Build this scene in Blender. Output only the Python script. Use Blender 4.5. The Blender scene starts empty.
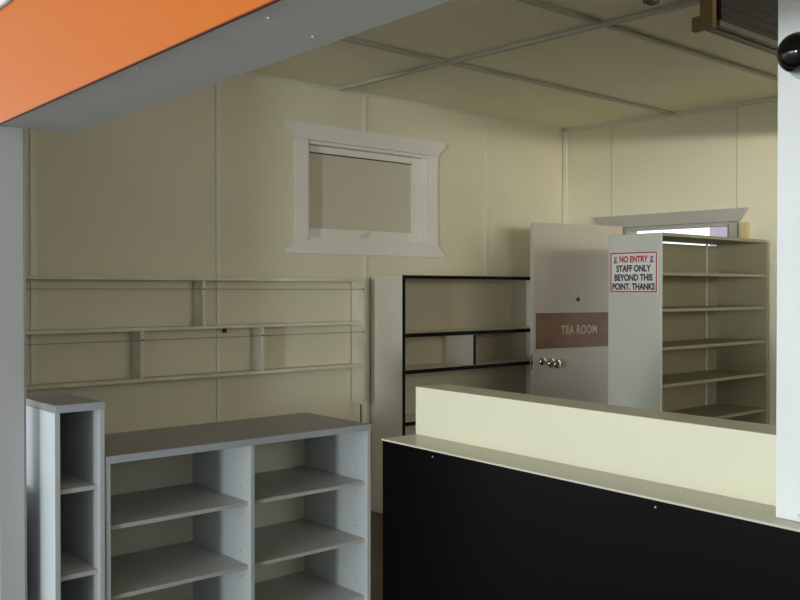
import bpy, bmesh, math, random
from mathutils import Vector, Matrix
C = bpy.context.scene.collection
S = bpy.context.scene
random.seed(4)

# ---------------------------------------------------------------- camera
cam = bpy.data.cameras.new('camera')
cam.sensor_width = 36.0
cam.lens = 40.5
cam.clip_start = 0.05
co = bpy.data.objects.new('camera', cam)
C.objects.link(co)
co.location = (0, 0, 1.54)
co.rotation_euler = (math.radians(90 - 0.64), 0, math.radians(49.4 - 90))
S.camera = co

# ---------------------------------------------------------------- world + light + exposure
def lin(c):
    return tuple(((v / 255.0) / 12.92 if v / 255.0 <= 0.04045 else ((v / 255.0 + 0.055) / 1.055) ** 2.4) for v in c) + (1.0,)

w = bpy.data.worlds.new('sky')
S.world = w
w.use_nodes = True
bg = w.node_tree.nodes['Background']
bg.inputs['Color'].default_value = (0.86, 0.92, 0.99, 1)
bg.inputs['Strength'].default_value = 1.65

def area(name, loc, target, sx, sy, power, col, spread=180):
    l = bpy.data.lights.new(name, 'AREA')
    l.shape = 'RECTANGLE'; l.size = sx; l.size_y = sy
    l.energy = power; l.color = col; l.spread = math.radians(spread)
    o = bpy.data.objects.new(name, l); C.objects.link(o)
    o.location = loc
    d = Vector(target) - Vector(loc)
    o.rotation_euler = d.to_track_quat('-Z', 'Y').to_euler()
    return o
area('side_wall_fill', (4.0, -2.9, 2.1), (5.8, 3.6, 2.4), 2.2, 1.2, 15, (1.0, 0.97, 0.87), 80)  # added fill lamp outside the side wall, lifts the interior
area('far_wall_fill', (0.95, -3.55, 2.14), (6.1, 2.9, 2.45), 1.3, 0.3, 23, (1.0, 0.97, 0.87), 40)  # added lamp behind an invented high opening, brightens the far wall
area('daylight_from_street', (-10.0, -1.55, 1.4), (2.0, 3.0, 1.4), 0.9, 0.9, 430, (0.90, 0.975, 1.0))
area('open_sky_over_street', (-9.0, 3.0, 2.0), (3.0, 2.4, 1.4), 6.0, 2.4, 260, (0.88, 0.94, 1.0))

S.view_settings.view_transform = 'Standard'
S.view_settings.look = 'None'
S.view_settings.gamma = 1.0
S.view_settings.use_curve_mapping = False
S.view_settings.exposure = 0.0

# ---------------------------------------------------------------- materials
def mat(name, col, rough=0.6, var=0.06, scale=6.0, bump=0.0, bscale=120.0, metal=0.0, coat=0.0, spec=0.5, stretch=None, dark=None):
    m = bpy.data.materials.new(name); m.use_nodes = True
    nt = m.node_tree; b = nt.nodes['Principled BSDF']
    b.inputs['Roughness'].default_value = rough
    b.inputs['Metallic'].default_value = metal
    b.inputs['Specular IOR Level'].default_value = spec
    if coat:
        b.inputs['Coat Weight'].default_value = coat
        b.inputs['Coat Roughness'].default_value = 0.06
    tc = nt.nodes.new('ShaderNodeTexCoord')
    src = tc.outputs['Object']
    if stretch:
        mp = nt.nodes.new('ShaderNodeMapping'); mp.inputs['Scale'].default_value = stretch
        nt.links.new(src, mp.inputs['Vector']); src = mp.outputs['Vector']
    n = nt.nodes.new('ShaderNodeTexNoise'); n.inputs['Scale'].default_value = scale; n.inputs['Detail'].default_value = 4
    nt.links.new(src, n.inputs['Vector'])
    r = nt.nodes.new('ShaderNodeValToRGB')
    c = lin(col)
    lo = lin(dark) if dark else tuple(max(0, v * (1 - var)) for v in c[:3]) + (1,)
    hi = tuple(min(1, v * (1 + var)) for v in c[:3]) + (1,)
    r.color_ramp.elements[0].position = 0.3; r.color_ramp.elements[1].position = 0.7
    r.color_ramp.elements[0].color = lo; r.color_ramp.elements[1].color = hi
    nt.links.new(n.outputs['Fac'], r.inputs['Fac'])
    nt.links.new(r.outputs['Color'], b.inputs['Base Color'])
    if bump:
        n2 = nt.nodes.new('ShaderNodeTexNoise'); n2.inputs['Scale'].default_value = bscale
        nt.links.new(src, n2.inputs['Vector'])
        bp = nt.nodes.new('ShaderNodeBump'); bp.inputs['Strength'].default_value = bump; bp.inputs['Distance'].default_value = 0.002
        nt.links.new(n2.outputs['Fac'], bp.inputs['Height']); nt.links.new(bp.outputs['Normal'], b.inputs['Normal'])
    return m

M = {}
M['wall'] = mat('cream_wall_paint', (228, 222, 195), 0.55, 0.03, 1.5, 0.15, 60)
M['ceil'] = mat('cream_ceiling_paint', (238, 233, 206), 0.6, 0.03, 1.5, 0.1, 60)
M['batten'] = mat('cream_gloss_batten', (232, 227, 208), 0.4, 0.03, 3)
M['cbatten'] = mat('grey_cream_ceiling_batten', (186, 184, 168), 0.5, 0.04, 3)
M['white'] = mat('white_gloss_paint', (226, 222, 210), 0.4, 0.03, 4)
M['winwhite'] = mat('off_white_window_paint', (238, 234, 225), 0.4, 0.03, 4)
M['greyarch'] = mat('grey_gloss_paint', (176, 174, 164), 0.45, 0.03, 4)
M['floor'] = mat('brown_floor_sheet', (88, 68, 43), 0.45, 0.15, 3, 0.1)
M['pave'] = mat('concrete_paving', (160, 158, 152), 0.8, 0.12, 3, 0.3)
M['blocker'] = mat('light_blocker_paint', (222, 222, 220), 0.7, 0.05, 3)  # pale paint of the added light-blocking roof and walls
M['lam'] = mat('white_laminate', (199, 205, 205), 0.4, 0.02, 3)
M['backpan'] = mat('cream_back_panel', (232, 228, 208), 0.5, 0.03, 3)
M['bookback'] = mat('beige_back_panel', (196, 186, 160), 0.5, 0.03, 3)
M['joint'] = mat('grey_cream_joint', (196, 190, 164), 0.5, 0.03, 3)
M['edging'] = mat('blue_grey_edging', (176, 183, 190), 0.4, 0.03, 6)
M['bookw'] = mat('warm_white_laminate', (230, 226, 212), 0.45, 0.03, 4)
M['lamtop'] = mat('grey_laminate', (132, 130, 127), 0.35, 0.05, 14)
M['shelflam'] = mat('pale_grey_laminate', (196, 195, 190), 0.4, 0.03, 8)
M['cream'] = mat('cream_laminate', (226, 222, 192), 0.4, 0.02, 3)
M['ledge'] = mat('pale_cream_ledge', (205, 200, 180), 0.3, 0.03, 4)
M['black'] = mat('black_laminate', (3, 3, 3), 0.3, 0.15, 40, 0.03, 300, spec=0.15)
M['blacktrim'] = mat('black_edge_strip', (12, 11, 11), 0.6, 0.1, 20, spec=0.15)
M['shelfw'] = mat('cream_shelf_paint', (236, 232, 216), 0.5, 0.05, 5, dark=(214, 208, 184))
M['wire'] = mat('dull_wire', (140, 132, 108), 0.4, 0.05, 5, metal=0.4)
M['dark'] = mat('dark_hole', (38, 32, 26), 0.7, 0.1, 20)
M['orange'] = mat('orange_acrylic', (205, 106, 12), 0.4, 0.05, 0.7, coat=0.05, spec=0.3)
M['red'] = mat('rust_red_edge', (112, 44, 20), 0.5, 0.05, 5)
M['soffit'] = mat('grey_soffit_paint', (212, 213, 212), 0.6, 0.03, 3, stretch=(1, 4, 1))
M['post'] = mat('pale_grey_post_paint', (192, 192, 191), 0.5, 0.03, 3)
M['alu'] = mat('grey_aluminium', (165, 165, 168), 0.4, 0.04, 6, metal=0.5)
M['col'] = mat('white_column_board', (232, 234, 230), 0.45, 0.03, 5, 0.1, 90)
M['ball'] = mat('glossy_black_plastic', (8, 8, 9), 0.08, 0.1, 10)
M['chrome'] = mat('chrome', (215, 210, 200), 0.15, 0.02, 5, metal=1.0)
M['door'] = mat('pinkish_beige_door_paint', (200, 189, 172), 0.45, 0.03, 3)
M['dooredge'] = mat('pale_door_edge', (205, 200, 186), 0.45, 0.03, 3)
M['plate'] = mat('brown_sign_plate', (142, 110, 84), 0.4, 0.1, 3, dark=(112, 82, 60))
M['letter'] = mat('cream_lettering', (206, 186, 158), 0.5, 0.02, 5)
M['signw'] = mat('white_sign_board', (232, 228, 226), 0.4, 0.02, 5)
M['signr'] = mat('red_sign_print', (182, 40, 44), 0.45, 0.05, 5)
M['signk'] = mat('black_sign_print', (24, 24, 26), 0.45, 0.05, 5)
M['signg'] = mat('grey_sign_print', (120, 112, 122), 0.45, 0.1, 30)
M['timber'] = mat('yellow_brown_timber', (108, 88, 48), 0.55, 0.18, 8, 0.2, 60, stretch=(1, 6, 1))
M['panel'] = mat('dark_ribbed_metal', (24, 23, 19), 0.55, 0.08, 6)
M['rail'] = mat('grey_metal_rail', (96, 94, 82), 0.4, 0.06, 6, metal=0.3)
M['yellow'] = mat('pale_yellow', (206, 190, 138), 0.5, 0.03, 5)
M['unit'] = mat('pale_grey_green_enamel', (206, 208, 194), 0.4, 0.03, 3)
M['unitin'] = mat('olive_beige_unit_inside', (150, 143, 116), 0.45, 0.04, 3)  # darker olive than the unit's outer end panel
M['brass'] = mat('tarnished_brass', (92, 78, 52), 0.4, 0.1, 10, metal=0.6)
M['brick'] = mat('lavender_grey_render', (176, 168, 180), 0.8, 0.1, 4)
M['screw'] = mat('zinc_screw', (225, 225, 220), 0.3, 0.02, 5, metal=0.6)

gm = bpy.data.materials.new('frosted_glass'); gm.use_nodes = True
nt = gm.node_tree; b = nt.nodes['Principled BSDF']
b.inputs['Base Color'].default_value = lin((218, 211, 190)); b.inputs['Roughness'].default_value = 0.3
b.inputs['Transmission Weight'].default_value = 0.12
nn = nt.nodes.new('ShaderNodeTexNoise'); nn.inputs['Scale'].default_value = 140
bp = nt.nodes.new('ShaderNodeBump'); bp.inputs['Strength'].default_value = 0.12
nt.links.new(nn.outputs['Fac'], bp.inputs['Height']); nt.links.new(bp.outputs['Normal'], b.inputs['Normal'])
M['frost'] = gm

# ---------------------------------------------------------------- helpers
def box(bm, x0, x1, y0, y1, z0, z1, bev=0.0, mx=None):
    ret = bmesh.ops.create_cube(bm, size=1.0)
    vs = ret['verts']
    for v in vs:
        v.co = Vector(((x0 + x1) / 2 + v.co.x * (x1 - x0), (y0 + y1) / 2 + v.co.y * (y1 - y0), (z0 + z1) / 2 + v.co.z * (z1 - z0)))
    if bev:
        es = list({e for v in vs for e in v.link_edges})
        r = bmesh.ops.bevel(bm, geom=es, offset=bev, segments=2, profile=0.6, affect='EDGES')
        vs = list({v for f in r['faces'] for v in f.verts} | {v for v in vs if v.is_valid})
    if mx is not None:
        for v in vs: v.co = mx @ v.co
    return vs

def prism(bm, pts, axis, a0, a1, bev=0.0):
    """pts 2-D polygon; axis = extrusion axis."""
    def P(p, a):
        return {'x': (a, p[0], p[1]), 'y': (p[0], a, p[1]), 'z': (p[0], p[1], a)}[axis]
    lo = [bm.verts.new(P(p, a0)) for p in pts]
    hi = [bm.verts.new(P(p, a1)) for p in pts]
    n = len(pts); fs = []
    fs.append(bm.faces.new(lo)); fs.append(bm.faces.new(hi))
    for i in range(n):
        fs.append(bm.faces.new((lo[i], lo[(i + 1) % n], hi[(i + 1) % n], hi[i])))
    bmesh.ops.recalc_face_normals(bm, faces=fs)
    if bev:
        es = list({e for f in fs for e in f.edges})
        bmesh.ops.bevel(bm, geom=es, offset=bev, segments=2, profile=0.6, affect='EDGES')

def lathe(bm, prof, origin, axis, seg=32):
    """prof list of (radius, height along axis)."""
    ax = Vector(axis).normalized()
    q = ax.to_track_quat('Z', 'Y').to_matrix()
    rings = []
    for r, h in prof:
        ring = []
        for k in range(seg):
            a = 2 * math.pi * k / seg
            ring.append(bm.verts.new(Vector(origin) + q @ Vector((max(r, 1e-5) * math.cos(a), max(r, 1e-5) * math.sin(a), h))))
        rings.append(ring)
    for i in range(len(rings) - 1):
        for k in range(seg):
            bm.faces.new((rings[i][k], rings[i][(k + 1) % seg], rings[i + 1][(k + 1) % seg], rings[i + 1][k]))
    bm.faces.new(list(reversed(rings[0]))); bm.faces.new(rings[-1])

def tube(bm, pts, r, seg=8):
    pts = [Vector(p) for p in pts]
    rings = []
    for i, p in enumerate(pts):
        d = (pts[min(i + 1, len(pts) - 1)] - pts[max(i - 1, 0)]).normalized()
        q = d.to_track_quat('Z', 'Y').to_matrix()
        rings.append([bm.verts.new(p + q @ Vector((r * math.cos(2 * math.pi * k / seg), r * math.sin(2 * math.pi * k / seg), 0))) for k in range(seg)])
    for i in range(len(rings) - 1):
        for k in range(seg):
            bm.faces.new((rings[i][k], rings[i][(k + 1) % seg], rings[i + 1][(k + 1) % seg], rings[i + 1][k]))
    bm.faces.new(list(reversed(rings[0]))); bm.faces.new(rings[-1])

def obj(name, bm, m, parent=None, smooth=False, label=None):
    me = bpy.data.meshes.new(name)
    bmesh.ops.recalc_face_normals(bm, faces=bm.faces[:])
    bm.to_mesh(me); bm.free()
    if smooth:
        for p in me.polygons: p.use_smooth = True
    me.materials.append(M[m])
    o = bpy.data.objects.new(name, me); C.objects.link(o)
    if parent: o.parent = parent
    if label: o['label'] = label
    return o

def B(name, dims, m, parent=None, bev=0.0015, label=None):
    """one box part"""
    bm = bmesh.new(); box(bm, *dims, bev=bev)
    return obj(name, bm, m, parent, label=label)

def thing(name, label, cat, loc=(0, 0, 0), rz=0.0, group=None):
    o = bpy.data.objects.new(name, None); C.objects.link(o)
    o.empty_display_size = 0.1
    o.location = loc; o.rotation_euler = (0, 0, rz)
    o['label'] = label; o['category'] = cat
    if group: o['group'] = group
    return o

def tag(o, label, cat, group=None):
    o['label'] = label; o['category'] = cat
    if group: o['group'] = group
    return o

def struct(o, label=None, cat=None):
    o['kind'] = 'structure'
    if label: o['label'] = label
    if cat: o['category'] = cat
    return o

def text_mesh(name, body, size, m, parent, loc, rot, bold=0.0, align='CENTER', xs=1.0, space=1.0):
    cu = bpy.data.curves.new(name + '_curve', 'FONT')
    cu.body = body; cu.size = size; cu.align_x = align; cu.align_y = 'CENTER'
    cu.extrude = 0.0006; cu.offset = bold; cu.space_character = space
    t = bpy.data.objects.new(name + '_tmp', cu); C.objects.link(t)
    bpy.context.view_layer.update()
    dg = bpy.context.evaluated_depsgraph_get()
    me = bpy.data.meshes.new_from_object(t.evaluated_get(dg))
    bpy.data.objects.remove(t); bpy.data.curves.remove(cu)
    me.materials.clear(); me.materials.append(M[m])
    me.name = name
    o = bpy.data.objects.new(name, me); C.objects.link(o)
    o.parent = parent; o.location = loc; o.rotation_euler = rot; o.scale = (xs, 1, 1)
    return o

# ---------------------------------------------------------------- room shell
CZ = 2.90
YA = 4.90
XC = 6.04                       # far corner
SK = math.atan2(-0.997, 0.077)  # direction of the far wall
D = Vector((0.0768, -0.9970, 0))
def PB(s, off=0.0):             # point on the far wall
    return Vector((XC, YA, 0)) + D * s + Vector((0.9970, 0.0768, 0)) * off

bm = bmesh.new(); box(bm, 0.9, 6.9, -2.6, YA + 0.1, -0.1, 0.0)
struct(obj('floor', bm, 'floor'), 'brown sheet floor of the shop', 'floor')
bm = bmesh.new(); prism(bm, [(-8, -9), (0.9, -9), (0.9, 9), (-8, 9)], 'z', -0.1, -0.002)
struct(obj('pavement', bm, 'pave'), 'concrete footpath in front of the shop', 'pavement')
bm = bmesh.new(); prism(bm, [(7.0, -9), (22, -9), (22, 16), (7.0, 16)], 'z', -0.1, -0.002)
struct(obj('yard', bm, 'pave'), 'concrete yard behind the doorway', 'yard')

# ceiling
bm = bmesh.new(); box(bm, 0.9, 6.9, -2.6, YA + 0.1, CZ, CZ + 0.1)
struct(obj('ceiling', bm, 'ceil'), 'cream sheeted ceiling with cover battens', 'ceiling')

# long wall with the small window: opening 3.388-4.474 x 1.866-2.53
WX0, WX1, WZ0, WZ1 = 3.388, 4.474, 1.868, 2.530
bm = bmesh.new()
for d in ((0.8, WX0, 0, CZ), (WX1, 6.3, 0, CZ), (WX0, WX1, 0, WZ0), (WX0, WX1, WZ1, CZ)):
    box(bm, d[0], d[1], YA, YA + 0.12, d[2], d[3])
struct(obj('wall_left', bm, 'wall'), 'long cream wall with small window and shelves', 'wall')

# far wall with doorway, local frame: X along the wall toward the camera side, Y outward
DO0, DO1, DH = 0.60, 1.455, 2.015
bm = bmesh.new()
for d in ((-0.05, DO0, 0, CZ), (DO1, 7.6, 0, CZ), (DO0, DO1, DH, CZ)):
    box(bm, d[0], d[1], 0.0, 0.12, d[2], d[3])
wr = struct(obj('wall_right', bm, 'wall'), 'far cream wall with the tea room doorway', 'wall')
wr.location = (XC, YA, 0); wr.rotation_euler = (0, 0, SK)

# shop front wall: above the opening, left return, right return
bm = bmesh.new()
box(bm, 0.90, 1.148, -2.6, 3.04, 2.431, CZ)
box(bm, 0.90, 0.99, 3.145, YA, 0, 0.87); box(bm, 0.90, 0.99, 3.145, YA, 2.75, CZ); box(bm, 0.90, 0.99, 3.85, YA, 0.87, 2.75)
box(bm, 0.90, 0.99, -2.6, -1.6, 0, 2.06)
struct(obj('wall_front', bm, 'white'), 'white shop front wall around the wide opening', 'wall')
bm = bmesh.new()
for d in ((0.99, 1.1, 0, CZ), (2.7, 2.9, 0, CZ), (5.4, 6.7, 0, CZ), (1.1, 2.7, 0, 2.12), (1.1, 2.7, 2.72, CZ), (2.9, 5.4, 0, 1.45), (2.9, 5.4, 2.72, CZ)):  # both openings are added so the fill lamps reach the room
    box(bm, d[0], d[1], -2.6, -2.5, d[2], d[3])
struct(obj('wall_side', bm, 'wall'), 'cream side wall of the shop with two openings added for fill light', 'wall')
# unseen roof and walls added around the camera to limit incoming light
bm = bmesh.new(); box(bm, -3.2, 0.88, -1.9, -1.8, 0, 3.0); box(bm, -3.2, -3.1, -1.8, -1.05, 0, 3.0)
struct(obj('wall_light_blocker', bm, 'blocker'), 'unseen pale wall added behind the viewer to block skylight', 'wall')
bm = bmesh.new(); box(bm, -3.2, 0.88, -7, 9, 3.0, 3.12)
struct(obj('roof_light_blocker', bm, 'blocker'), 'unseen flat roof added over the footpath to control the light', 'roof')

ti = 0
def trim(bm, m, label):
    global ti
    ti += 1
    return struct(obj('trim_%d' % ti, bm, m), label, 'trim')
# vertical cover battens on the long wall
for x, side in ((1.633, 'at the far left beside the post'), (2.737, 'left of the window'), (5.077, 'right of the window')):
    bm = bmesh.new(); box(bm, x - 0.017, x + 0.017, YA - 0.009, YA - 0.0005, 0.1, CZ - 0.022, bev=0.003)
    trim(bm, 'batten', 'vertical cream wall batten ' + side)
bm = bmesh.new(); box(bm, 3.857, 3.891, YA - 0.009, YA - 0.0005, 2.635, CZ - 0.022, bev=0.003)
trim(bm, 'batten', 'short cream wall batten above the window')
bm = bmesh.new(); box(bm, 3.857, 3.891, YA - 0.009, YA - 0.0005, 0.1, 1.78, bev=0.003)
trim(bm, 'batten', 'cream wall batten running down below the window')
# corner strip
bm = bmesh.new(); box(bm, 0.004, 0.040, -0.034, -0.001, 0.1, CZ - 0.022, bev=0.003)
t = trim(bm, 'batten', 'pale corner strip where the two cream walls meet'); t.location = (XC, YA, 0); t.rotation_euler = (0, 0, SK)
# cornices
bm = bmesh.new(); prism(bm, [(YA - 0.001, CZ - 0.001), (YA - 0.022, CZ - 0.001), (YA - 0.001, CZ - 0.02)], 'x', 1.0, XC - 0.03)
trim(bm, 'batten', 'thin cornice along the top of the long wall')
bm = bmesh.new(); prism(bm, [(-0.001, CZ - 0.001), (-0.024, CZ - 0.001), (-0.024, CZ - 0.02), (-0.001, CZ - 0.022)], 'x', 0.045, 6.8)
t = trim(bm, 'white', 'thin white cornice along the top of the far wall'); t.location = (XC, YA, 0); t.rotation_euler = (0, 0, SK)
# joints in the far wall
for s in (0.457, 1.505):
    bm = bmesh.new(); box(bm, s - 0.003, s + 0.003, -0.002, -0.0005, 2.13 if s < 1 else 2.13, CZ - 0.024)
    t = trim(bm, 'joint', 'thin sheet joint on far wall over the %s end of the doorway' % ('left' if s < 1 else 'right'))
    t.location = (XC, YA, 0); t.rotation_euler = (0, 0, SK)
# ceiling battens
def cb(p0, p1, label, wd=0.036):
    p0 = Vector(p0); p1 = Vector(p1); d = p1 - p0
    bm = bmesh.new(); box(bm, 0, d.length, -wd / 2, wd / 2, CZ - 0.020, CZ - 0.0008, bev=0.004)
    o = trim(bm, 'cbatten', label); o.location = (p0.x, p0.y, 0); o.rotation_euler = (0, 0, math.atan2(d.y, d.x))
cb((3.64, YA - 0.03), (3.93, 0.6), 'ceiling batten running from above the window toward the counter')
cb((1.20, 3.88), (3.655, 3.88), 'near half of the ceiling batten closest to the window wall')
cb((3.735, 3.88), (6.08, 3.88), 'far half of ceiling batten closest to the window wall')
cb((1.20, 2.81), (3.73, 2.81), 'near half of the middle ceiling batten')
cb((3.82, 2.81), (6.16, 2.81), 'far half of the middle ceiling batten')
# skirting
bm = bmesh.new(); box(bm, 1.0, XC - 0.02, YA - 0.014, YA - 0.0005, 0.001, 0.10, bev=0.003)
struct(obj('baseboard_left', bm, 'white'), 'skirting board along the long wall', 'skirting')

# ---------------------------------------------------------------- small window
win = struct(thing('window_1', 'small white hopper window with frosted pane high on wall', 'window', (3.93, YA, 1.78)))
ox, oz = 3.93, 1.78
def WB(name, x0, x1, y0, y1, z0, z1, m='winwhite', par=win, bev=0.003):
    return B(name, (x0 - ox, x1 - ox, y0 - YA, y1 - YA, z0 - oz, z1 - oz), m, par, bev)
def WP(name, pts, y0, y1, m='winwhite'):
    bm = bmesh.new(); prism(bm, [(p[0] - ox, p[1] - oz) for p in pts], 'y', y0 - YA, y1 - YA, bev=0.003)
    return obj(name, bm, m, win)
# head board with flared ends, sill board mirrored
WP('head_architrave', [(3.290, 2.528), (4.555, 2.528), (4.580, 2.560), (4.632, 2.600), (4.632, 2.635), (3.206, 2.635), (3.206, 2.600), (3.262, 2.560)], YA - 0.022, YA - 0.001)
WP('bottom_architrave', [(3.206, 1.780), (4.632, 1.780), (4.632, 1.800), (4.580, 1.835), (4.555, 1.870), (3.290, 1.870), (3.262, 1.835), (3.206, 1.800)], YA - 0.022, YA - 0.001)
WB('side_architrave', 3.290, 3.392, YA - 0.018, YA - 0.001, 1.8705, 2.5275)
WB('side_architrave', 4.470, 4.555, YA - 0.018, YA - 0.001, 1.8705, 2.5275)
# jamb lining
WB('jamb', WX0 + .001, WX0 + 0.022, YA + 0.001, YA + 0.115, WZ0 + .001, WZ1 - .001)
WB('jamb', WX1 - 0.022, WX1 - .001, YA + 0.001, YA + 0.115, WZ0 + .001, WZ1 - .001)
WB('jamb', WX0 + 0.0225, WX1 - 0.0225, YA + 0.001, YA + 0.115, WZ1 - 0.022, WZ1 - .001)
WB('jamb', WX0 + 0.0225, WX1 - 0.0225, YA + 0.001, YA + 0.115, WZ0 + .001, WZ0 + 0.022)
# sash
gx0, gx1, gz0, gz1 = 3.450, 4.362, 1.955, 2.462
sash = WB('sash', WX0 + 0.024, gx0, YA + 0.050, YA + 0.090, WZ0 + 0.024, WZ1 - 0.024)
bm = bmesh.new()
for d in ((gx1, WX1 - 0.024, WZ0 + 0.024, WZ1 - 0.024), (gx0, gx1, WZ0 + 0.024, gz0), (gx0, gx1, gz1, WZ1 - 0.024)):
    box(bm, d[0] - ox, d[1] - ox, 0.050, 0.090, d[2] - oz, d[3] - oz, bev=0.003)
me2 = obj('sash_rails', bm, 'winwhite', win)
WB('pane', gx0 + .0005, gx1 - .0005, YA + 0.067, YA + 0.072, gz0 + .0005, gz1 - .0005, 'frost', bev=0)
WB('pane_bead', gx0, gx1, YA + 0.061, YA + 0.0665, gz1 - 0.006, gz1, 'dark', bev=0)
# latch: plate with a small curled handle
bm = bmesh.new()
box(bm, -0.035, 0.012, -0.006, 0.0, -0.010, 0.010, bev=0.002)
tube(bm, [(-0.030, -0.010, 0.0), (-0.01, -0.016, -0.004), (0.008, -0.02, -0.010), (0.026, -0.02, -0.006), (0.032, -0.018, 0.006), (0.024, -0.016, 0.014), (0.012, -0.014, 0.012)], 0.0045)
la = obj('latch', bm, 'white', win); la.location = (3.905 - ox, 0.0495, 1.922 - oz); la.scale = (1.25, 1.25, 1.25)
# wall added behind the pane to block light from outside
bm = bmesh.new(); box(bm, 2.6, 5.4, YA + 0.62, YA + 0.72, 0, 3.2)
struct(obj('wall_window_blocker', bm, 'greyarch'), 'plain wall added outside the small window to block light', 'wall')

# ---------------------------------------------------------------- doorway architrave + open tea room door
da = struct(thing('trim_doorway', 'grey architrave around the tea room doorway with flared head', 'door frame', (XC, YA, 0), SK))
bm = bmesh.new(); prism(bm, [(0.390, 2.040), (1.530, 2.040), (1.600, 2.135), (0.307, 2.135)], 'y', -0.040, -0.0012, bev=0.003)
obj('head_architrave', bm, 'greyarch', da)
B('side_architrave', (0.505, 0.597, -0.020, -0.0012, 0.001, 2.039), 'greyarch', da, 0.003)
B('side_architrave', (1.458, 1.520, -0.020, -0.0012, 0.001, 2.039), 'greyarch', da, 0.003)
B('jamb', (DO0 + .001, DO0 + 0.022, 0.001, 0.118, 0.001, DH - .001), 'greyarch', da, 0.002)
B('jamb', (DO1 - 0.022, DO1 - .001, 0.001, 0.118, 0.001, DH - .001), 'greyarch', da, 0.002)
B('head_jamb', (0.5975, 1.4575, -0.014, -0.0012, 2.012, 2.0392), 'greyarch', da, 0.001)
da.name = 'trim_%d' % (ti + 1); ti += 1

hinge = PB(0.575, -0.075); free = Vector((5.135, 4.490, 0))
dv = free - hinge; L = dv.length
door = struct(thing('door_1', 'pinkish beige tea room door standing open, brown sign plate across it', 'door', (hinge.x, hinge.y, 0), math.atan2(-dv.y, -dv.x)))
# local X runs from -L (free edge) to 0 (hinge); visible face at local Y = -0.04
bm = bmesh.new(); box(bm, -L + 0.006, -0.002, -0.04, 0.0, 0.008, 2.045, bev=0.002); obj('leaf', bm, 'door', door)
B('edge_lipping', (-L, -L + 0.0058, -0.04, 0.0, 0.008, 2.045), 'dooredge', door, 0.001)
pl = B('sign_plate', (-L + 0.022, -0.012, -0.0435, -0.0402, 1.098, 1.366), 'plate', door, 0.001, label='brown plate lettered TEA ROOM')
text_mesh('lettering', 'TEA ROOM', 0.092, 'letter', pl, (-L + 0.442, -0.0441, 1.232), (math.pi / 2, 0, 0), bold=0.0022, xs=0.70, space=1.14)
bm = bmesh.new(); lathe(bm, [(0.016, 0), (0.016, 0.004), (0.010, 0.006)], (-L + 0.43, -0.0402, 1.468), (0, -1, 0), 24); obj('peephole', bm, 'brass', door, label='small dark peephole')
bm = bmesh.new(); lathe(bm, [(0.033, 0), (0.033, 0.005), (0.029, 0.016), (0.022, 0.020), (0.0, 0.021)], (-L + 0.082, -0.0402, 1.004), (0, -1, 0), 32); obj('lock_cylinder', bm, 'chrome', door, True, label='round chrome lock cylinder')
bm = bmesh.new(); lathe(bm, [(0.037, 0), (0.037, 0.004), (0.030, 0.010), (0.014, 0.012)], (-L + 0.172, -0.0402, 0.985), (0, -1, 0), 32); hd = obj('door_handle', bm, 'chrome', door, True, label='round chrome door knob')
bm = bmesh.new(); lathe(bm, [(0.013, 0.0), (0.012, 0.028), (0.022, 0.034), (0.034, 0.046), (0.036, 0.056), (0.030, 0.066), (0.016, 0.072), (0.0, 0.073)], (-L + 0.172, -0.0525, 0.985), (0, -1, 0), 32); obj('knob', bm, 'chrome', hd, True)
B('latch_plate', (-L - 0.0012, -L - 0.0002, -0.032, -0.008, 0.94, 1.06), 'chrome', door, 0)
for z in (0.25, 1.80):
    bm = bmesh.new(); lathe(bm, [(0.008, 0), (0.008, 0.10)], (0.006, 0.004, z), (0, 0, 1), 12); obj('hinge', bm, 'brass', door, True)

# pale yellow box at the doorway's top right
yb = B('yellow_block', (1.545, 1.605, -0.046, -0.0012, 1.90, 2.032), 'yellow', None, 0.004)
tag(yb, 'small pale yellow box on the far wall at the doorway top right', 'box')
yb.location = (XC, YA, 0); yb.rotation_euler = (0, 0, SK)

# rendered outbuilding beyond the doorway
ob = thing('outbuilding', 'grey lavender outbuilding seen in bright light past the open doorway', 'building', (10.9, 6.46, 0), SK)
B('wall', (0.05, 5, 0, 2, 0, 2.9), 'brick', ob, 0.01)
bm = bmesh.new(); prism(bm, [(-0.15, 2.905), (2.15, 2.905), (1.0, 3.5)], 'x', -0.05, 5.1); obj('roof', bm, 'alu', ob)

# ---------------------------------------------------------------- shop front head with orange fascia
bh = thing('bulkhead', 'shop front head with glossy orange fascia and pale grey soffit', 'bulkhead', (1.02, 1.0, 2.07))
B('soffit', (0.906 - 1.02, 1.148 - 1.02, -3.4, 2.04, 0.0, 0.012), 'soffit', bh, 0.001, label='pale grey soffit board')
B('fascia', (0.898 - 1.02, 0.904 - 1.02, -3.4, 2.04, 0.0, 0.352), 'orange', bh, 0.001, label='glossy orange fascia sheet')
B('fascia_edge', (0.8975 - 1.02, 0.9055 - 1.02, -3.4, 2.04, -0.0035, -0.0004), 'red', bh, 0.001, label='rust red lower edge')
B('back_board', (1.136 - 1.02, 1.148 - 1.02, -3.4, 2.04, 0.0125, 0.36), 'soffit', bh, 0.001)
B('core', (0.9055 - 1.02, 1.1355 - 1.02, -3.4, 2.035, 0.0125, 0.359), 'soffit', bh, 0)
B('top_trim', (0.888 - 1.02, 0.9050 - 1.02, -3.4, 2.04, 0.3525, 0.3600), 'alu', bh, 0.002, label='grey metal trim')
for x, y in ((1.09, 1.55), (1.10, 2.99), (0.93, 2.05), (0.95, 1.50)):
    bm = bmesh.new(); lathe(bm, [(0.005, 0), (0.004, 0.0025)], (x - 1.02, y - 1.0, -0.0002), (0, 0, -1), 12); obj('screw', bm, 'screw', bh)

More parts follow.
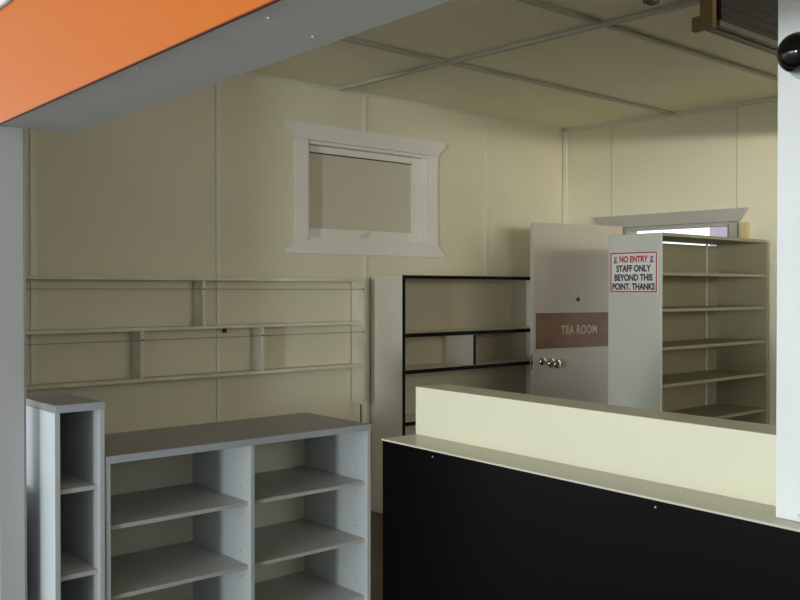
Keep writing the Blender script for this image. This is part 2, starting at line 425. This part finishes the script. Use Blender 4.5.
po = thing('post', 'pale grey post at the left end of the orange fascia', 'post', (0.95, 3.09, 0))
B('shaft', (-0.045, 0.034, -0.048, 0.05, 0.012, CZ - 0.004), 'post', po, 0.002)
B('cover_bead', (0.0345, 0.040, -0.048, 0.05, 0.012, 2.066), 'alu', po, 0.001)
B('base_plate', (-0.06, 0.043, -0.055, 0.053, 0.0, 0.0115), 'alu', po, 0.001)

# ---------------------------------------------------------------- wall shelves
ws = thing('wall_shelf', 'long cream three tier wall shelf with retaining wires below window', 'shelf', (1.47, YA, 0.76))
Z0 = 0.76; X0 = 1.47
def WS(name, x0, x1, y0, y1, z0, z1, m='shelfw', lab=None):
    return B(name, (x0 - X0, x1 - X0, y0 - YA, y1 - YA, z0 - Z0, z1 - Z0), m, ws, 0.0015, lab)
yf, yb_ = 4.780, YA - 0.0095
for z in (1.615, 1.328, 1.040):
    WS('shelf', X0 + 0.021, 3.757 if z < 1.6 else 3.790, yf, yb_, z - 0.019, z)
    if z < 1.6: pass
WS('upright', 3.758, 3.778, yf, yb_, 0.765, 1.5955)
WS('upright', X0, X0 + 0.020, yf, yb_, 0.765, 1.615)
WS('divider', 2.567, 2.587, yf + 0.002, yb_, 1.3285, 1.5955)
WS('divider', 2.180, 2.200, yf + 0.002, yb_, 1.0405, 1.3085)
WS('divider', 2.970, 2.990, yf + 0.002, yb_, 1.0405, 1.3085)
for z in (1.545, 1.257):
    bm = bmesh.new(); tube(bm, [(0.0, yf - 0.003 - YA, z - Z0), (3.778 - X0, yf - 0.003 - YA, z - Z0)], 0.0019, 6)
    obj('retaining_wire', bm, 'wire', ws, label='thin retaining wire')
for x, z in ((2.577, 1.545), (2.190, 1.257), (2.980, 1.257), (3.768, 1.545), (3.768, 1.257)):
    bm = bmesh.new(); lathe(bm, [(0.005, 0), (0.004, 0.006)], (x - X0, yf - 0.0 - YA, z - Z0), (0, -1, 0), 10); obj('wire_eye', bm, 'brass', ws)
WS('support_rod', 3.764, 3.772, 4.80, 4.808, 0.40, 0.7645, 'brass', 'thin dark rod under the end upright')
WS('bracket', 2.758, 2.768, yf + 0.07, yb_ - 0.001, 1.278, 1.3085, 'brass')

# ---------------------------------------------------------------- open-shelf display counters
def carcass(t, wd, dp, ht, th, shelves, divs, top_m, toe=0.05, over=0.0):
    """front at local y=0, back at y=dp, left at x=0"""
    B('side_panel', (0, th, 0.0, dp, 0, ht - 0.0245), 'lam', t)
    B('side_panel', (wd - th, wd, 0.0, dp, 0, ht - 0.0245), 'lam', t)
    B('top', (-over, wd + over, -0.003, dp, ht - 0.024, ht), top_m, t, 0.002, label='grey topped board')
    B('top_edging', (-over, wd + over, -0.006, -0.0032, ht - 0.0245, ht + 0.0005), 'edging', t, 0.0005)
    B('back_panel', (th + .0005, wd - th - .0005, dp - 0.012, dp - 0.001, toe, ht - 0.0245), 'backpan', t, 0.0005)
    B('kickboard', (th + .0005, wd - th - .0005, 0.03, 0.045, 0, toe - 0.0185), 'lam', t, 0.0005)
    edges = [th] + list(divs) + [wd - th]
    for d in divs:
        B('divider', (d - th / 2, d + th / 2, 0.0, dp - 0.0125, toe + .0005, ht - 0.0245), 'lam', t)
    for i in range(len(edges) - 1):
        a = edges[i] + (th / 2 if i > 0 else 0) + 0.001
        c = edges[i + 1] - (th / 2 if i < len(edges) - 2 else 0) - 0.001
        for z in shelves:
            s = B('shelf', (a, c, 0.018, dp - 0.013, z - 0.015, z), 'shelflam', t, 0.001)
            for y in (0.07,):
                for dz in (0.045, -0.055):
                    bm = bmesh.new(); lathe(bm, [(0.0035, 0), (0.003, 0.0008)], (c + 0.0005, y, z + dz), (-1, 0, 0), 10)
                    obj('peg_hole', bm, 'wire', t)
    B('bottom_shelf', (th + .0005, wd - th - .0005, 0.004, dp - 0.013, toe - 0.018, toe), 'shelflam', t, 0.001)

cab = thing('display_counter', 'low white shelving counter with grey top and two open bays', 'counter', (1.210, 2.93, 0))
carcass(cab, 1.140, 0.47, 0.980, 0.018, (0.740, 0.500, 0.260), (0.570,), 'lamtop')
tow = thing('narrow_shelf_unit', 'tall narrow white shelf tower beside the grey post', 'shelf unit', (1.040, 2.925, 0))
carcass(tow, 0.166, 0.475, 1.166, 0.018, (0.887, 0.603, 0.32), (), 'lamtop')
# a few hooks on the outer right side of the low counter
for z in (0.625, 0.33, 0.16):
    bm = bmesh.new(); lathe(bm, [(0.006, 0), (0.006, 0.004), (0.003, 0.009)], (1.1405, 0.012, z), (1, 0, 0), 12); obj('side_screw', bm, 'screw', cab)

# ---------------------------------------------------------------- bookcase with black edging
BX0, BX1, BF = 3.920, 5.550, 4.545
bc = thing('bookcase', 'white bookcase with black front edging against the cream wall', 'bookcase', (BX0, BF, 0))
bw = BX1 - BX0; bd = YA - 0.016 - BF; bt = 0.020; bz = 1.638
def BC(name, x0, x1, z0, z1, m='bookw', y0=0.0045, y1=None):
    return B(name, (x0, x1, y0, bd if y1 is None else y1, z0, z1), m, bc, 0.001)
def BE(par, x0, x1, z0, z1):
    return B('edge_strip', (x0, x1, 0.0, 0.0042, z0, z1), 'blacktrim', par, 0.0005, label='black edge strip')
q = BC('side_panel', 0, bt, 0, bz); BE(q, -0.001, bt + 0.003, 0, bz + 0.001)
q = BC('side_panel', bw - bt, bw, 0, bz); BE(q, bw - bt - 0.003, bw + 0.001, 0, bz + 0.001)
q = BC('top', bt + .0005, bw - bt - .0005, bz - bt, bz); BE(q, bt + 0.0035, bw - bt - 0.0035, bz - bt - 0.003, bz + 0.001)
BC('back_panel', bt + .0005, bw - bt - .0005, 0.06, bz - bt - .0005, 'bookback', bd - 0.008, bd - 0.001)
for z in (1.245, 0.998, 0.650, 0.33, 0.07):
    q = BC('shelf', bt + .0005, bw - bt - .0005, z - bt, z, 'bookw', 0.0045, bd - 0.0085)
    BE(q, bt + 0.0035, bw - bt - 0.0035, z - bt - 0.004, z + 0.002)
q = BC('divider', 4.592 - BX0, 4.610 - BX0, 0.9985, 1.2245, 'bookw', 0.0045, bd - 0.0085); BE(q, 4.590 - BX0, 4.612 - BX0, 1.0025, 1.219)

# ---------------------------------------------------------------- steel shelving with notice on its end
UX0, UX1, UF, UBk = 4.800, 6.130, 3.145, 3.535
UT = 1.893
su = thing('shelving_unit', 'tall grey green shelving unit with staff notice on its end', 'shelving', (UX0, UF, 0))
uw = UX1 - UX0; ud = UBk - UF
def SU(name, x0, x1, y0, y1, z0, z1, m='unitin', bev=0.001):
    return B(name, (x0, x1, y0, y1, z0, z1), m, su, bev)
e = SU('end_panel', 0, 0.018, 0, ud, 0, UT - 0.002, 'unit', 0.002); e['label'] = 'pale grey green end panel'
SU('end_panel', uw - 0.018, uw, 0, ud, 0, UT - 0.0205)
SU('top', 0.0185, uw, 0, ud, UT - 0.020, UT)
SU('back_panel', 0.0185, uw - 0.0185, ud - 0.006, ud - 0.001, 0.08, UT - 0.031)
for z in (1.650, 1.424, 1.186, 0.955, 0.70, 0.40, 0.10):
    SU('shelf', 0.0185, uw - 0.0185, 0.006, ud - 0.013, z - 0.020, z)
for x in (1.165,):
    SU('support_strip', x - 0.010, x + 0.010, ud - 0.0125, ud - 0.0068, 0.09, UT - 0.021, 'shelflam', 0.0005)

# notice board
sg = thing('notice', 'white staff only notice with a red border on the shelving end', 'sign', (UX0 - 0.0045, (3.522 + 3.163) / 2, 1.521))
sw, sh = 0.352, 0.260
bd_ = B('board', (0.0, 0.004, -sw / 2, sw / 2, 0, sh), 'signw', sg, 0.0005)
bm = bmesh.new()
bo, bi = 0.004, 0.012
for d in ((-sw / 2 + bo, sw / 2 - bo, bo, bi), (-sw / 2 + bo, sw / 2 - bo, sh - bi, sh - bo), (-sw / 2 + bo, -sw / 2 + bi, bi, sh - bi), (sw / 2 - bi, sw / 2 - bo, bi, sh - bi)):
    box(bm, -0.0008, -0.0001, d[0], d[1], d[2], d[3])
obj('border', bm, 'signr', sg, label='red printed border')
R = (math.pi / 2, 0, -math.pi / 2)
for txt, z, m, size, xs in (('NO ENTRY', 0.211, 'signr', 0.054, 0.78), ('STAFF ONLY', 0.152, 'signk', 0.056, 0.80), ('BEYOND THIS', 0.095, 'signk', 0.056, 0.80), ('POINT. THANKS', 0.038, 'signk', 0.056, 0.765)):
    text_mesh('lettering', txt, size, m, bd_, (-0.0009, 0.0, z), R, bold=0.0018, xs=xs)
for yy in (0.134, -0.134):
    bm = bmesh.new()
    box(bm, -0.0008, -0.0001, yy - 0.013, yy + 0.013, 0.222, 0.230)
    box(bm, -0.0008, -0.0001, yy - 0.009, yy + 0.009, 0.206, 0.219)
    prism(bm, [(yy - 0.016, 0.188), (yy + 0.016, 0.188), (yy + 0.010, 0.204), (yy - 0.010, 0.204)], 'x', -0.0008, -0.0001)
    obj('pictogram', bm, 'signg', bd_)

# ---------------------------------------------------------------- black fronted service counter
CR = math.atan2(-1, -0.046) # local X runs from the far end toward the camera side
ct = thing('service_counter', 'long black fronted service counter with a raised cream back rail', 'counter', (1.920, 2.335, 0), CR)
# local Y: customer side is -Y? choose sign so that +Y points into the room
LN = 3.9
def CT(name, x0, x1, y0, y1, z0, z1, m, bev=0.002, lab=None):
    return B(name, (x0, x1, y0, y1, z0, z1), m, ct, bev, lab)
CT('front_panel', 0.0, LN, 0.004, 0.022, 0.0, 1.0335, 'black', 0.001, 'black laminate front')
CT('end_panel', 0.0, 0.018, 0.0225, 0.27, 0.0, 1.0335, 'cream')
CT('body', 0.0185, LN, 0.0225, 0.27, 0.05, 1.0335, 'cream', 0.001)
CT('ledge', -0.002, LN, 0.0, 0.150, 1.034, 1.040, 'ledge', 0.001, 'pale cream ledge')
CT('upstand', 0.0, LN, 0.1505, 0.27, 1.034, 1.190, 'cream', 0.001, 'cream raised back rail')
CT('cap', -0.002, LN, 0.149, 0.285, 1.1905, 1.206, 'ledge', 0.003, 'grey cream cap')
CT('upstand_face', 0.0, LN, 0.1475, 0.1490, 1.0405, 1.205, 'cream', 0.0005)
for x in (0.262, 1.095):
    bm = bmesh.new(); lathe(bm, [(0.003, 0), (0.002, 0.0015)], (x, 0.0038, 1.017), (0, -1, 0), 10); obj('screw', bm, 'screw', ct)

# white column standing on the ledge
cl = thing('column', 'white square column rising from the counter ledge at right', 'column', (1.985, 0.957, 1.0405), CR)
B('shaft', (0.0, 0.20, -0.075, 0.055, 0.0, CZ - 1.0415), 'col', cl, 0.002)
bm = bmesh.new(); lathe(bm, [(0.006, 0), (0.004, 0.003)], (0.055, -0.0752, 0.012), (0, -1, 0), 12); obj('screw', bm, 'screw', cl)

# glossy black ball on the column
bl = thing('dome_camera', 'glossy black ball shaped dome fixed high on the white column', 'security camera', (1.908, 0.893, 2.037))
bm = bmesh.new(); lathe(bm, [(0.038, 0.0), (0.038, 0.010), (0.034, 0.013)], (-0.002, 0.0, -0.012), (-1, 0.046, 0), 32); obj('mount', bm, 'lam', bl, True, label='white mounting ring')
bm = bmesh.new(); bmesh.ops.create_uvsphere(bm, u_segments=40, v_segments=24, radius=0.043)
o = obj('dome', bm, 'ball', bl, True); o.location = (-0.042, 0.0, 0.0)

# ---------------------------------------------------------------- dark ribbed beam under the ceiling
hb = thing('hanging_shutter_box', 'long dark ribbed metal box hung under ceiling with timber end', 'shutter', (3.165, 1.905, 2.55))
bm = bmesh.new()
ht_ = CZ - 2.55 - 0.002
pts = [(-0.012, 0.03), (-0.012, ht_), (-0.065, ht_)]
n = 9
for k in range(n):                    # ribbed face toward the camera side
    za = ht_ - (ht_ - 0.03) * k / n; zb = ht_ - (ht_ - 0.03) * (k + 1) / n
    pts += [(-0.065, za - 0.006), (-0.067, (za + zb) / 2), (-0.065, zb + 0.002)]
prism(bm, pts, 'x', 0.045, 2.85)
obj('cover', bm, 'panel', hb)
B('rail', (0.03, 2.85, -0.035, -0.005, 0.0, 0.022), 'rail', hb, 0.002)
B('rail', (0.03, 2.85, -0.070, -0.044, 0.006, 0.029), 'rail', hb, 0.002)
bm = bmesh.new(); prism(bm, [(0.035, 0.0), (-0.055, 0.0), (-0.055, ht_), (0.0, ht_), (0.0, 0.055), (0.035, 0.055)], 'x', 0.0, 0.028, 0.002)
obj('end_block', bm, 'timber', hb, label='yellow brown timber end block')
tb = B('hanger_block', (2.735, 2.785, 1.83, 1.87, 2.555, CZ - 0.001), 'timber', None, 0.003)
tag(tb, 'dark brown timber block hanging from the ceiling left of the shutter box', 'timber block')
